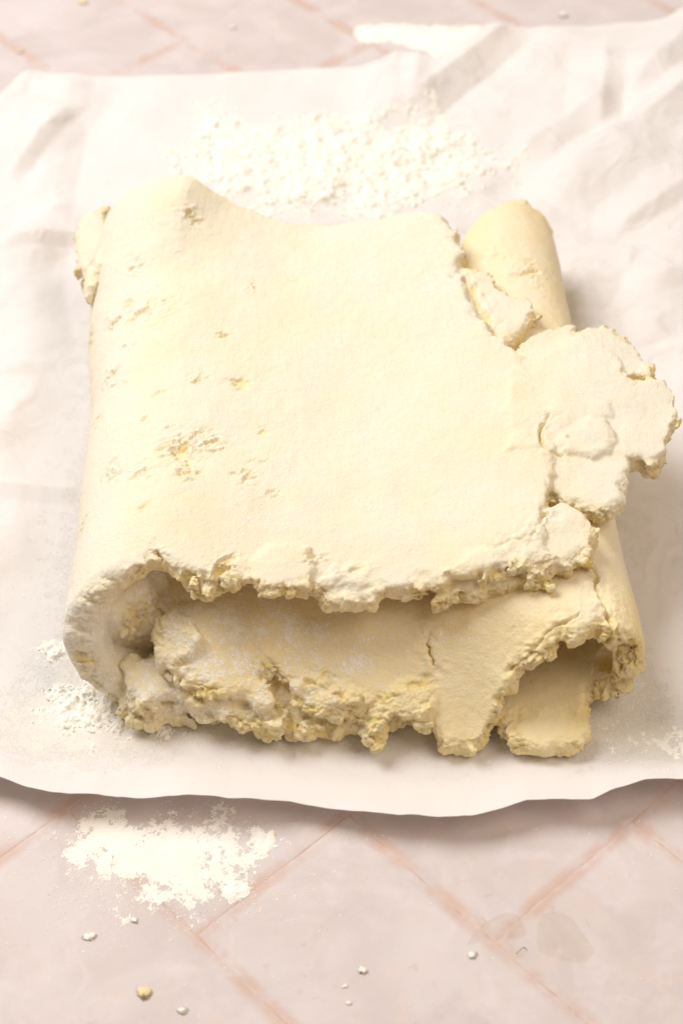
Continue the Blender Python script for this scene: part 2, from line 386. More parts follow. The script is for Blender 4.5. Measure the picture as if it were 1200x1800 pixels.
def remesh(V, Q, Tq, voxel):
    me = bpy.data.meshes.new("tmp")
    me.from_pydata((V * 0.01).tolist(), [], Q.tolist() + Tq.tolist())
    o = bpy.data.objects.new("tmp", me); scene.collection.objects.link(o)
    md = o.modifiers.new("r", 'REMESH'); md.mode = 'VOXEL'; md.voxel_size = voxel * 0.01
    sm = o.modifiers.new('s', 'SMOOTH'); sm.iterations = 4; sm.factor = 0.5
    dg = bpy.context.evaluated_depsgraph_get(); dg.update()
    ev = bpy.data.meshes.new_from_object(o.evaluated_get(dg))
    bpy.data.objects.remove(o); bpy.data.meshes.remove(me)
    return ev

def grid_lookup(P, val, Q, cell=0.25):
    lo = P.min(0) - 1.0; n = np.ceil((P.max(0) + 1.0 - lo) / cell).astype(int) + 1
    s = np.zeros(n, np.float32); c = np.zeros(n, np.float32)
    i = ((P - lo) / cell).astype(int); np.add.at(s, tuple(i.T), val); np.add.at(c, tuple(i.T), 1)
    for _ in range(2):
        s2, c2 = s.copy(), c.copy()
        for ax in range(3):
            for sh in (-1, 1):
                s2 += np.roll(s, sh, ax) * 0.25; c2 += np.roll(c, sh, ax) * 0.25
        s, c = s2, c2
    g = np.where(c > 1e-6, s / np.maximum(c, 1e-6), 0)
    f = np.clip((Q - lo) / cell - 0.5, 0, np.array(n) - 1.01); i = f.astype(int); f = f - i; out = 0
    for a in (0, 1):
        for b in (0, 1):
            for d in (0, 1):
                w = (f[:, 0] if a else 1 - f[:, 0]) * (f[:, 1] if b else 1 - f[:, 1]) * (f[:, 2] if d else 1 - f[:, 2])
                out = out + w * g[i[:, 0] + a, i[:, 1] + b, i[:, 2] + d]
    return out

def flour_amount(p, n):
    """loose specks, and the thin rubbed-in film that whitens the rolled top"""
    x, y, z = p.T
    f = 0.5 + 0.5 * fbm(p * 0.35 + 3, 3) + 0.12 * sstep(5, 6, z)
    cav = sstep(5.4, 4.6, z) * sstep(2.5, -3.5, x) * sstep(-6.0, -8.0, y)
    f = f + 0.22 * sstep(5.2, 4.6, z) * sstep(-6.0, -8.0, y) * sstep(9, 5, x)
    f = f + 0.55 * cav
    f = f + 0.35 * np.exp(-((x - 4.8) / 1.6) ** 2) * sstep(2, 7, y) + 0.35 * np.exp(-((x - 11) / 1.2) ** 2 - ((y - 2.5) / 2.2) ** 2)
    f = f + 0.45 * sstep(-9, -9.8, x) * sstep(-8, -9.5, y)
    film = 0.64 * sstep(4.6, 5.6, z) * sstep(-0.2, 0.6, n[:, 2]) * np.clip(0.95 + 0.3 * fbm(p * 0.3 + 13, 3), 0, 1)
    film = film + np.clip(0.10 + 0.3 * fbm(p * 0.5 + 23, 3), 0, 0.4) + 0.60 * sstep(-8.0, -9.5, x) + 0.30 * sstep(9, 10.5, x) * sstep(-9, -7, y) + 0.25 * cav * sstep(-4, -6, x)
    return np.clip(f, 0, 1.15), np.clip(film, 0, 0.85)

def finish(name, V, Q, e, pts, parent, voxel, rng, crumbs=120, cracks=(), pits=(), bury=None, rough=1.0, label=None, crumb_r=(0.10, 0.34), crumb_filter=None, reach=(0.55, 0.95)):
    Tq = np.zeros((0, 3), int); VV = V; ee = e; base = V
    if crumbs:
        if crumb_filter is not None: pts = pts[crumb_filter(pts)]
        cv, cf = crumbs_on(pts, crumbs, rng, *crumb_r); Tq = cf + len(V); VV = np.concatenate([V, cv]); base = VV
        ee = np.concatenate([e, np.full(len(cv), 1.0)])
    me = remesh(VV, Q, Tq, voxel); n = len(me.vertices)
    co = np.empty(n * 3, np.float32); me.vertices.foreach_get("co", co); co = co.reshape(-1, 3) * 100
    no = np.empty(n * 3, np.float32); me.vertex_normals.foreach_get("vector", no); no = no.reshape(-1, 3)
    ed = np.clip(grid_lookup(base, ee, co), 0, 1)
    ed = sstep(reach[0], reach[1], ed) * rough * (0.35 + 0.75 * sstep(-0.25, 0.25, fbm(co * 0.8 + 50, 2)))
    d = 0.10 * fbm(co * 0.45 + 9, 2) + 0.035 * fbm(co * 1.7, 3)
    k = ed > 0.02
    ck = co[k] + 0.25 * np.stack([fbm(co[k] * 1.5 + s, 2) for s in (1, 5, 9)], -1)
    ck = ck + 0.12 * np.stack([fbm(co[k] * 5 + s, 2) for s in (2, 6, 11)], -1)
    w1 = worley(ck / 0.9, 1); w2 = worley(ck / 0.36, 2); w3 = worley(ck / 0.17, 3)
    st = np.stack([ck[:, 0] * 1.1, ck[:, 1] * 1.1, ck[:, 2] * 4.5], -1)
    dk = 0.24 * (0.45 - w1) + 0.08 * (0.5 - w2) + 0.075 * (0.5 - w3) + 0.20 * fbm(st, 3, 0.55) + 0.42 * fbm(ck * 1.6, 5, 0.62)
    d[k] += ed[k] * dk
    raw = np.zeros(n, np.float32); raw[k] = ed[k] * sstep(0.42, 0.8, 0.5 * w1 + 0.6 * w2)
    up = no[:, 2]
    for pl, z, width, depth in cracks:
        P = outline(pl, z); wx = co[:, 0] + 0.22 * fbm(co * 2.2 + 4, 3); wy = co[:, 1] + 0.22 * fbm(co * 2.2 + 14, 3)
        ld = line_dist(P, wx, wy); sel = sstep(-0.1, 0.3, up) * (np.abs(co[:, 2] - z) < 1.6)
        vary = sstep(-0.22, 0.22, fbm(co * 1.3 + 31, 2)); width = width * (0.35 + 0.5 * vary)
        g = np.exp(-(ld / width) ** 2) * sel * (0.25 + 0.75 * vary); d -= depth * g; raw = np.maximum(raw, g * 0.9)
        d += 0.16 * np.exp(-(ld / 0.55) ** 2) * sel * fbm(co * 3.0 + 17, 3)
    for (u, v, z, r, amp) in pits:
        c = at(u, v, z); q = co - c; rr = (q ** 2).sum(1); s = rr < (2.2 * r) ** 2
        qs = co[s]; a = np.stack([qs[:, 0] * 0.85 + qs[:, 1] * 0.5, (qs[:, 1] * 0.85 - qs[:, 0] * 0.5) * 2.6, qs[:, 2] * 1.4], -1)
        f = fbm(a * 1.6 + u * 0.1, 4, 0.6); msk = np.exp(-rr[s] / r ** 2)
        hole = sstep(0.10, 0.30, f) * msk; lip = sstep(-0.02, 0.10, f) * (1 - sstep(0.10, 0.2, f)) * msk
        d[s] += 0.75 * amp * (-1.0 * hole + 0.35 * lip + 0.5 * msk * fbm(a * 4, 2)); raw[s] = np.maximum(raw[s], hole * 0.9)
    co2 = co + no * d[:, None]
    if bury is not None: co2[:, 2] = np.maximum(co2[:, 2], bury)
    qd = np.empty(len(me.loops), np.int32); me.loops.foreach_get("vertex_index", qd); qd = qd.reshape(-1, 4)
    fc = co2[qd].mean(1)
    shut = (fc[:, 0] > -7.2) & (fc[:, 0] < 3.6) & (fc[:, 1] > -5.5) & (fc[:, 1] < 11) & (fc[:, 2] < 5.2)
    shut |= (fc[:, 2] < 0.12) & (fc[:, 1] > -9) & (fc[:, 1] < 12) & (np.abs(fc[:, 0]) < 8.5)
    qd = qd[~shut]; used = np.unique(qd); mp = np.full(n, -1); mp[used] = np.arange(len(used))
    bpy.data.meshes.remove(me); me = mesh_of(name, co2[used], mp[qd])
    fa, fi = flour_amount(co2, no)
    for nm, vals in (("flour", fa), ("film", fi), ("raw", np.clip(raw, 0, 1)), ("edge", np.clip(ed, 0, 1))): set_attr(me, nm, np.asarray(vals)[used])
    me.update(); me.name = name; me.materials.clear(); me.materials.append(M_DOUGH)
    o = link(name, me, parent=parent)
    if label: o["label"] = label
    return o

dough = bpy.data.objects.new("folded_dough", None); scene.collection.objects.link(dough); dough.empty_display_size = 0.05
tag(dough, "pale yellow pastry dough folded in three with crumbling torn edges, resting on parchment", "dough")
STEP = 0.11; TH_ = 1.25

def rag(x, y, seed, a=1.0):
    """torn outline: broad bites, chunks and crumbs"""
    return a * (0.75 * n2(x, y, 0.42, seed, 2) + 0.70 * n2(x, y, 1.1, seed + 3, 2) + 0.42 * n2(x, y, 3.2, seed + 6, 3))

# --- upper layer: comes up from below on the left, rolls over and runs to the torn right edge
def x_left(y): return -10.45 - 0.75 * sstep(1, 10, y) + 0.5 * sstep(11, 15, y)
def z_top(x, y):
    z = 5.75 + 0.45 * sstep(-2, -8, x) - 0.25 * np.exp(-((x - 0.5) / 4) ** 2) + 0.10 * sstep(3, 8, x)
    z = z + 2.1 * np.exp(-((x + 9.0) / 2.7) ** 2) * sstep(7.5, 14, y) - 0.25 * np.exp(-((x + 1.5) / 3) ** 2) * sstep(7, 13, y)
    z = z - 0.25 * sstep(-8, -11, y) * np.exp(-((x - 1) / 4) ** 2)
    return z
s1, s2 = 6.5, 6.5 + 9.4
S = np.arange(0, 34, STEP)[:, None]; Yg = np.arange(-13, 16, STEP)[None, :]
S, Yg = np.broadcast_arrays(S, Yg)
RX = 3.3; xc = x_left(Yg) + TH_ / 2 + RX
ph = np.clip((S - s1) / (s2 - s1), 0, 1) * math.pi
zt = z_top(xc + np.clip(S - s2, 0, None), Yg); zl = z_top(xc, Yg)
xx = np.where(S < s1, xc + (s1 - S), np.where(S < s2, xc - RX * np.sin(ph) ** 0.92, xc + (S - s2)))
zz = np.where(S < s1, TH_ / 2, np.where(S < s2, (zl + TH_ / 2) / 2 - (zl - TH_ / 2) / 2 * np.cos(ph), zt))
re_ = np.array([(12.9, 4.6), (11.7, 5.2), (10.0, 5.7), (8.4, 5.7), (6.5, 6.1), (4.6, 6.6), (3.0, 7.6), (1.0, 8.4), (-1.6, 8.5), (-3.0, 8.7), (-5.2, 8.3), (-7.0, 7.9), (-8.5, 7.9), (-9.5, 7.6)])
xe = np.interp(Yg, re_[::-1, 0], re_[::-1, 1])
fe = np.array([(-11, -10.4), (-8.5, -9.4), (-7.1, -8.9), (-5.5, -9.3), (-3.4, -9.2), (-1.1, -9.5), (1.1, -9.8), (3.2, -9.5), (5.5, -9.1), (8.3, -8.4), (10, -8)])
yfr = np.interp(xx, fe[:, 0], fe[:, 1])
low = sstep(5.5, 0.5, zz) * (S < s2)
yfr = yfr * (1 - low) + (-10.9 + 0.12 * (xx + 8)) * low
be = np.array([(-11, 13.6), (-9, 13.9), (-6.5, 13.7), (-4, 13.0), (-2, 12.7), (1, 13.0), (3.6, 13.4), (5, 12.6), (8, 11)])
ybk = np.interp(xx, be[:, 0], be[:, 1])
arc_x = S - s2
mf = Yg - yfr + rag(S, Yg, 1.0, 1.0) * (1 - 0.65 * (S > s1 - 1) * (S < s2 - 1)); mb = ybk - Yg + rag(S, Yg, 21.0, 0.35)
me_ = np.where(S > s2, xe - xx, 9) + rag(xx, Yg, 31.0, 0.8); ms = S - 0.5
m = np.minimum(np.minimum(mf, mb), np.minimum(me_, ms))
Tm = TH_ * (1 + 0.22 * n2(S, Yg, 0.25, 12, 2)) + 0.35 * sstep(0.1, 0.4, ph / math.pi) * sstep(1.0, 0.6, ph / math.pi) * (S < s2) - 0.25 * sstep(-6.5, -9.5, Yg) * sstep(-5, 0, arc_x)
V, Q, e, pts, mm = sheet(np.stack([xx, Yg, zz], -1), m, Tm, 0.6)
TOP = [(V, Q, e, pts[mm < 0.35])]
vis = lambda p: ((p[:, 1] < -6) | (p[:, 0] > 2)) & ~((p[:, 2] < 1.6) & (p[:, 0] > -6))
PITS = [(335, 780, 6.8, 0.95, .20), (300, 790, 6.6, .6, .24), (370, 770, 6.8, .6, .24), (250, 545, 6.8, .7, .26), (205, 560, 6, .6, .26), (290, 530, 7, .5, .26), (200, 830, 6, .5, .30),
        (195, 665, 5.8, .5, .28), (165, 590, 4.5, .5, .28), (330, 375, 7.4, .5, .30), (345, 665, 6.8, .3, .25), (225, 600, 6.3, .4, .2), (430, 830, 6.6, .5, .18), (250, 830, 6.5, .5, .26),
        (275, 970, 6.8, .35, .34), (330, 830, 6.7, .5, .24), (560, 985, 6.3, .5, .2), (230, 470, 6.6, .5, .22), (400, 985, 6.6, .6, .22), (180, 750, 5, .4, .22), (480, 860, 6.5, .3, .2), (160, 930, 4.6, .5, .2)]
rp = np.random.default_rng(8)
for k in range(26):
    PITS.append((rp.uniform(165, 470), rp.uniform(420, 960), 6.5, rp.uniform(.2, .45), rp.uniform(.12, .24)))
CR_TOP = [([(965, 735), (950, 760), (958, 790), (985, 800)], 6.4, .09, .4), ([(820, 480), (850, 540), (885, 600)], 6.4, .12, .3),
          ([(276, 962), (281, 982)], 6.9, .12, .5), ([(870, 965), (930, 950), (962, 905)], 6.2, .10, .4), ([(590, 1005), (640, 990)], 6.2, .09, .2)]

# --- middle layer: rolls over on the right, runs left under the upper layer and sags down at the front
def x_right(y): return 11.65 - (y + 11) * 0.062
zf_x = np.array([(-9, 2.6), (-7, 2.2), (-5, 1.7), (-2, 1.35), (0, 1.2), (3, 1.05), (4.8, 0.8), (5.6, 1.1), (6.6, 2.1), (7.6, 2.9), (8.6, 3.5), (9.6, 3.9), (12, 4.0)])
def z_mid(x, y):
    z0 = 3.45 + 1.15 * sstep(2.5, 8, x)
    ys = np.interp(x, [-8, 0, 4, 7, 9], [7.0, 7.6, 8.4, 9.4, 9.8])
    zf = np.interp(x, zf_x[:, 0], zf_x[:, 1])
    tt = np.clip((-ys - y) / (12.5 - ys), 0, 1.15)
    return z0 - (z0 - zf) * (0.35 * sstep(0, 1, tt) + 0.65 * np.clip(tt, 0, 1.1) ** 1.5)
r1, r2 = 5.5, 5.5 + 7.2
S = np.arange(0, 31, STEP)[:, None]; Yg = np.arange(-14.5, 17.5, STEP)[None, :]; S, Yg = np.broadcast_arrays(S, Yg)
RXR = 2.3; xc = x_right(Yg) - TH_ / 2 - RXR
ph = np.clip((S - r1) / (r2 - r1), 0, 1) * math.pi
xt = xc - np.clip(S - r2, 0, None); zl = z_mid(xc, Yg)
xx = np.where(S < r1, xc - (r1 - S), np.where(S < r2, xc + RXR * np.sin(ph) ** 0.8, xt))
zz = np.where(S < r1, TH_ / 2, np.where(S < r2, (zl + TH_ / 2) / 2 - (zl - TH_ / 2) / 2 * np.cos(ph), z_mid(xt, Yg)))
fe = np.array([(-9, -8.6), (-7.2, -9.2), (-5.0, -10.2), (-2.6, -11.2), (-1.5, -11.6), (0.9, -12.3), (2.8, -12.1), (3.4, -12.4), (3.9, -13.4), (4.9, -13.6), (5.5, -13.1), (6.0, -12.1), (7.5, -11.4), (8.8, -11.0), (9.6, -10.6), (10.5, -10.8), (12, -11.2)])
yfr = np.interp(xx, fe[:, 0], fe[:, 1]); low = sstep(3.6, 0.8, zz) * (S < r2)
yfr = yfr * (1 - low) + (-11.3) * low
yfr = np.where(S < r1 + 0.5, np.interp(xx, [4, 5.8, 6.0, 9.2, 9.5, 12], [-10, -10.5, -12.3, -12.3, -10.9, -11.2]), yfr)
be = np.array([(-9, 11), (5.2, 11.5), (6, 13.6), (7, 15.2), (8, 15.9), (10, 15.7), (12, 15.2)])
ybk = np.interp(xx, be[:, 0], be[:, 1])
sag = (S > r2)
mf = Yg - yfr + rag(S, Yg, 41.0, 0.85); mb = ybk - Yg + rag(S, Yg, 51, 0.3)
me_ = np.where(sag, xx + 7.9, 9) + rag(xx, Yg, 61.0, 1.2)
m = np.minimum(np.minimum(mf, mb), np.minimum(me_, S - 0.5))
Tm = TH_ * (1 + 0.2 * n2(S, Yg, 0.3, 14, 2)) - 0.3 * sstep(0.5, 2, S - r2) * sstep(-8, -11, Yg)
V, Q, e, pts, mm = sheet(np.stack([xx, Yg, zz], -1), m, Tm, 0.7)
MID = [(V, Q, e, pts[mm < 0.35])]; SCRAP = []
CR_MID = [([(752, 1148), (752, 1165), (764, 1185)], 2.3, .05, .3), ([(1040, 1020), (1050, 1050), (1062, 1085), (1068, 1110)], 4.4, .17, .7), ([(900, 1165), (960, 1140), (1010, 1120)], 3.8, .10, .3),
          ([(1060, 1120), (1085, 1170)], 3.0, .2, .5), ([(540, 1215), (600, 1235)], 2.0, .10, .3)]
# --- flat pieces: outline from above, own height and tilt
def plate(into, poly, z, T, seed, tilt=(0, 0), a=0.6, r=0.45):
    P = outline(poly, z + T / 2) if not isinstance(poly, np.ndarray) else poly
    lo, hi = P.min(0) - 1, P.max(0) + 1; c = P.mean(0)
    X, Y = np.meshgrid(np.arange(lo[0], hi[0], STEP), np.arange(lo[1], hi[1], STEP), indexing='ij')
    m = poly_sdf(P, X, Y) + rag(X, Y, seed, a)
    Zc = z + tilt[0] * (X - c[0]) + tilt[1] * (Y - c[1]) + 0.35 * n2(X, Y, 0.4, seed + 2, 2)
    V, Q, e, pts, mm = sheet(np.stack([X, Y, Zc], -1), m, T * (1 + 0.3 * n2(X, Y, 0.5, seed + 5, 2)), r)
    into.append((V, Q, e, pts[mm < 0.3]))
def build(name, lay, voxel, rng, crumbs, **kw):
    o = 0; VV, QQ, ee, pp = [], [], [], []
    for V, Q, e, p in lay: VV.append(V); QQ.append(Q + o); ee.append(e); pp.append(p); o += len(V)
    return finish(name, np.concatenate(VV), np.concatenate(QQ), np.concatenate(ee), np.concatenate(pp), dough, voxel, rng, crumbs, **kw)

bx = np.array([(-8.6, -10.9), (-7.0, -11.5), (-5, -11.6), (-3.2, -11.7), (-2.0, -12.4), (0, -12.3), (2, -12.0), (4.2, -11.8), (5, -11), (6, -6), (6, 4), (-6, 4), (-8.6, -6)])
plate(TOP, bx, 0.62, 1.15, 71, a=0.8)
plate(MID, [(890, 1250), (925, 1235), (1030, 1225), (1036, 1285), (1025, 1300), (960, 1310), (905, 1310), (885, 1280)], 0.55, 0.95, 72, a=0.35)
plate(MID, [(285, 1085), (350, 1075), (440, 1110), (470, 1160), (490, 1200), (470, 1215), (400, 1200), (330, 1195), (300, 1160), (275, 1120)], 2.6, 0.9, 73, tilt=(-0.05, 0.45), a=0.5)
plate(MID, [(310, 1180), (400, 1190), (480, 1215), (520, 1240), (485, 1262), (400, 1260), (330, 1240), (300, 1210)], 1.3, 1.1, 74, tilt=(0, 0.35), a=0.6)
plate(MID, [(195, 1205), (260, 1175), (320, 1190), (335, 1250), (255, 1262), (215, 1240)], 0.62, 1.0, 79, tilt=(0, 0.12), a=0.9)
plate(MID, [(262, 1075), (320, 1055), (350, 1120), (310, 1175), (272, 1130)], 3.1, 1.2, 80, tilt=(0.3, 0.5), a=0.7)
plate(MID, [(205, 1150), (300, 1135), (325, 1205), (245, 1228), (212, 1205)], 1.55, 1.3, 93, tilt=(0.1, 0.4), a=0.8)
plate(MID, [(445, 1185), (500, 1180), (550, 1195), (548, 1245), (500, 1258), (455, 1245)], 1.15, 1.0, 78, tilt=(0, 0.5), a=0.4)
plate(MID, [(500, 1225), (560, 1230), (600, 1255), (575, 1285), (520, 1285), (495, 1265)], 0.8, 0.95, 75, tilt=(0, 0.1), a=0.4)
plate(MID, [(625, 1245), (655, 1225), (690, 1235), (685, 1265), (665, 1290), (635, 1285)], 1.2, 1.1, 76, tilt=(0, 0.5), a=0.25)
# torn lobe that hangs out over the right-hand fold
plate(TOP, [(880, 640), (905, 600), (960, 570), (1015, 556), (1022, 585), (1075, 605), (1105, 640), (1110, 675), (1085, 700), (1080, 730), (1000, 760), (960, 800), (880, 800)], 5.9, 1.0, 81, tilt=(-0.04, 0), a=0.55)
plate(TOP, [(985, 600), (1030, 572), (1060, 562), (1100, 590), (1150, 640), (1150, 660), (1110, 670), (1040, 660)], 5.72, 1.0, 82, tilt=(-0.10, 0), a=0.5)
plate(TOP, [(1010, 690), (1110, 665), (1160, 655), (1198, 680), (1195, 735), (1175, 765), (1185, 790), (1140, 815), (1105, 805), (1030, 790)], 5.55, 1.2, 83, tilt=(-0.10, 0.04), a=0.55)
plate(TOP, [(962, 745), (990, 728), (1040, 726), (1072, 735), (1086, 765), (1075, 795), (1040, 806), (995, 800), (965, 785)], 5.98, 0.9, 84, a=0.4)
plate(TOP, [(930, 770), (1010, 755), (1080, 755), (1112, 785), (1104, 850), (1075, 890), (1030, 885), (985, 880), (950, 850)], 5.55, 1.15, 85, tilt=(-0.06, 0.03), a=0.45)
plate(TOP, [(930, 900), (985, 880), (1035, 905), (1058, 935), (1035, 965), (1000, 990), (960, 1000), (930, 1010), (905, 960)], 5.6, 1.0, 86, tilt=(-0.06, 0.05), a=0.5)
plate(TOP, [(740, 1045), (790, 1015), (860, 1000), (940, 985), (985, 975), (990, 1000), (930, 1025), (850, 1035), (770, 1052)], 5.05, 0.95, 87, tilt=(0, 0.1), a=0.45)
plate(TOP, [(770, 470), (862, 470), (885, 505), (935, 522), (952, 545), (925, 575), (885, 605), (790, 600)], 5.5, 0.8, 88, tilt=(-0.06, 0), a=0.3)
for poly, z, T, sd, ti in (([(300, 1000), (340, 980), (430, 985), (445, 1005), (405, 1022), (362, 1040), (335, 1032), (312, 1018)], 5.55, .8, 121, (0, .2)),
                           ([(430, 985), (480, 955), (545, 960), (562, 1000), (540, 1022), (500, 1034), (468, 1040), (445, 1018)], 5.75, .85, 122, (0, .25)),
                           ([(555, 1036), (582, 1000), (640, 980), (692, 985), (692, 1028), (660, 1055), (615, 1050), (570, 1050)], 5.35, .85, 123, (0, .2)),
                           ([(690, 1005), (735, 985), (765, 1005), (748, 1035), (705, 1040)], 5.3, .75, 124, (0, .2)),
                           ([(770, 1000), (840, 955), (930, 948), (985, 970), (945, 990), (850, 1000)], 6.0, .8, 125, (0, .1)),
                           ([(370, 985), (420, 965), (452, 985), (440, 1005), (390, 1005)], 6.0, .6, 126, (0, .3)),
                           ([(505, 1200), (560, 1190), (640, 1212), (642, 1245), (600, 1252), (560, 1240), (520, 1238)], 1.75, .9, 127, (0, .75)),
                           ([(640, 1225), (700, 1198), (762, 1195), (770, 1232), (750, 1252), (690, 1250), (655, 1258)], 1.7, .9, 128, (0, .75))):
    plate(MID if sd in (127, 128) else TOP, poly, z, T, sd, tilt=ti, a=0.45)
plate(TOP, np.array([(-9.8, -9.9), (-8.6, -9.4), (-7.0, -9.2), (-6.0, -7), (-6, 3), (-9.8, 3)]), 2.9, 4.6, 129, a=0.5, r=1.5)
# scrap squeezed out behind the left-hand fold, and a lifted lip in front of it
plate(SCRAP, [(126, 405), (150, 372), (200, 375), (210, 430), (165, 470), (140, 478), (122, 455)], 4.3, 1.0, 91, tilt=(0.25, 0.25), a=0.65)
plate(SCRAP, [(150, 470), (172, 440), (195, 432), (200, 455), (175, 490), (150, 515)], 5.2, 0.9, 92, tilt=(0.55, 0.1), a=0.15)


build("outer_fold", TOP, 0.054, np.random.default_rng(21), 60, cracks=CR_TOP, pits=PITS, bury=0.06, crumb_filter=vis)
build("inner_fold", MID, 0.054, np.random.default_rng(22), 90, reach=(0.25, 0.85), cracks=CR_MID, bury=0.06, crumb_filter=lambda p: (p[:, 1] < -6),
      pits=[(900, 1060, 4.2, .4, .12), (920, 1110, 4, .5, .15), (870, 450, 5, .6, .14), (930, 480, 5, .8, .18), (1100, 1160, 3.2, .6, .3)])
build("torn_scrap", SCRAP, 0.06, np.random.default_rng(24), 6, bury=0.06)

# ------------------------------------------------------------------ flour: heaps that keep a shape, and loose grains
def heap(name, poly, height, seed, floor, label, step=0.085, thr=0.0, lump=1.0, soft=1.0, group=None):
    P = outline(poly, 0.1); lo, hi = P.min(0) - 1, P.max(0) + 1
    X, Y = np.meshgrid(np.arange(lo[0], hi[0], step), np.arange(lo[1], hi[1], step), indexing='ij')
    mk = np.clip(poly_sdf(P, X, Y) / soft + 0.7 * n2(X, Y, 0.7, seed, 3), -1, 1)
    h = height * (0.55 * mk + lump * (0.35 * n2(X, Y, 0.9, seed + 1, 2) + 0.55 * n2(X, Y, 2.2, seed + 2, 3) + 0.45 * n2(X, Y, 5.5, seed + 4, 3) + 0.40 * n2(X, Y, 13.0, seed + 7, 2))) - thr
    lim = -0.45 * height; ok = h > lim; I = np.arange(X.size).reshape(X.shape)
    cell = ok[:-1, :-1] & ok[1:, :-1] & ok[1:, 1:] & ok[:-1, 1:]
    Zf = floor(X, Y)
    Z = Zf + np.maximum(h, 0.0) + 0.006
    F = np.stack([I[:-1, :-1], I[1:, :-1], I[1:, 1:], I[:-1, 1:]], -1)[cell]
    used = np.unique(F); mp = np.full(X.size, -1); mp[used] = np.arange(len(used))
    hm = mesh_of(name, np.stack([X, Y, Z], -1).reshape(-1, 3)[used], mp[F]); set_attr(hm, "cover", sstep(lim, 0.35 * height, h).ravel()[used])
    o = link(name, hm, M_FLOUR)
    return tag(o, label, "flour", group)
flat = lambda x, y: np.zeros_like(x) + 0.0
heap("flour_heap", [(320, 230), (350, 190), (385, 190), (440, 225), (560, 200), (680, 225), (760, 200), (800, 230), (870, 270), (900, 310), (850, 345), (780, 360), (600, 385), (480, 385), (370, 340), (310, 280)], 0.55, 101, paper_z, "wide lumpy drift of white flour on the parchment behind the dough", lump=0.85, soft=3.0, thr=.04, step=.055)
heap("flour_heap", [(80, 1250), (105, 1215), (160, 1212), (220, 1240), (290, 1265), (310, 1285), (280, 1300), (200, 1300), (120, 1280)], 0.5, 102, paper_z, "small crumbly flour heap on parchment at the left fold's foot", lump=0.8, soft=1.5, step=.045)
heap("flour_heap", [(135, 1440), (170, 1428), (250, 1455), (330, 1440), (385, 1440), (420, 1480), (410, 1520), (370, 1545), (365, 1580), (330, 1590), (310, 1565), (270, 1595), (240, 1590), (235, 1560), (180, 1535), (148, 1490)], 0.055, 103, flat, "flat cream flour patch on pink table in front of parchment", lump=0.7, soft=1.9, thr=-.002, step=.04)
heap("flour_heap", [(635, 50), (700, 46), (800, 50), (890, 52), (880, 75), (830, 110), (780, 105), (770, 82), (700, 70), (640, 62)], 0.2, 104, flat, "white flour smear on the table beyond the parchment's back edge", lump=0.5, soft=0.8, thr=-.05)
heap("flour_heap", [(70, 1140), (90, 1120), (115, 1130), (118, 1160), (90, 1170)], 0.35, 105, paper_z, "little flour clump on parchment beside the left fold's rim", soft=.7, step=.06)
heap("flour_heap", [(450, 1465), (470, 1450), (495, 1458), (495, 1490), (465, 1505), (448, 1490)], 0.14, 106, flat, "thin flour dab on the table right of the flat flour patch", soft=.7, step=.06, thr=-.01)
heap("flour_heap", [(1080, 1300), (1140, 1280), (1215, 1270), (1215, 1330), (1150, 1335)], 0.10, 107, paper_z, "thin scatter of flour on parchment at the front right", soft=2.0, step=.045, lump=1.2, thr=.02)
heap("flour_heap", [(400, 1552), (420, 1548), (428, 1570), (410, 1582), (396, 1572)], 0.16, 108, flat, "small flour blot on table below the flat flour patch's right end", soft=.4, step=.05, thr=-.02)

def grains(name, label, P, rmin, rmax, seed, mat=M_FLOUR):
    rng = np.random.default_rng(seed); n = len(P)
    r = rmin + (rmax - rmin) * rng.random(n) ** 3
    base = np.array([(1, 0, 0), (0, 1, 0), (-1, 0, 0), (0, -1, 0), (0, 0, 1), (0, 0, -1.0)])
    fc = np.array([(0, 1, 4), (1, 2, 4), (2, 3, 4), (3, 0, 4), (1, 0, 5), (2, 1, 5), (3, 2, 5), (0, 3, 5)])
    j = base[None] * rng.uniform(0.6, 1.3, (n, 6, 1)) * r[:, None, None]; an = rng.uniform(0, 6.28, n); c, s = np.cos(an), np.sin(an)
    V = np.stack([j[..., 0] * c[:, None] - j[..., 1] * s[:, None], j[..., 0] * s[:, None] + j[..., 1] * c[:, None], j[..., 2] * 0.5], -1) + P[:, None, :]
    V[..., 2] += r[:, None] * 0.15
    F = (fc[None] + 6 * np.arange(n)[:, None, None]).reshape(-1, 3)
    gm = mesh_of(name, V.reshape(-1, 3), F, False); set_attr(gm, "cover", np.ones(len(gm.vertices)))
    o = link(name, gm, mat)
    return tag(o, label, "flour", kind="stuff")
rng = np.random.default_rng(77)
# on the parchment: thickest close to the dough and round the heaps
N = 90000
gx = rng.uniform(-17, 17, N); gy = rng.uniform(-15, 30, N)
dens = 0.8 * np.exp(-np.clip(np.maximum(np.abs(gx - 0.3) - 11, np.maximum(gy - 13, -11.6 - gy)), 0, None) / 1.3)
dens = dens * (0.25 + 0.75 * sstep(-4, -10, gy)) + 0.9 * np.exp(-((gx + 9.5) / 2.6) ** 2 - ((gy + 12.0) / 1.2) ** 2) + 0.8 * np.exp(-((gx - 12) / 2.4) ** 2 - ((gy + 12.2) / 1.0) ** 2) + 0.6 * np.exp(-((gx - 1) / 7) ** 2 - ((gy - 18) / 4) ** 2) + 0.02
dens *= np.clip(0.6 + 1.6 * n2(gx, gy, 0.8, 55.0), 0, 1.5)
inside = (np.abs(gx - 0.3) < 10.3) & (gy > -11.0) & (gy < 13)
k = (rng.random(N) < dens) & ~inside & (gy > np.interp(gx, xs, yf) + 0.15) & (gy < np.interp(gx, xs, yb) - 0.3)
gx, gy = gx[k], gy[k]
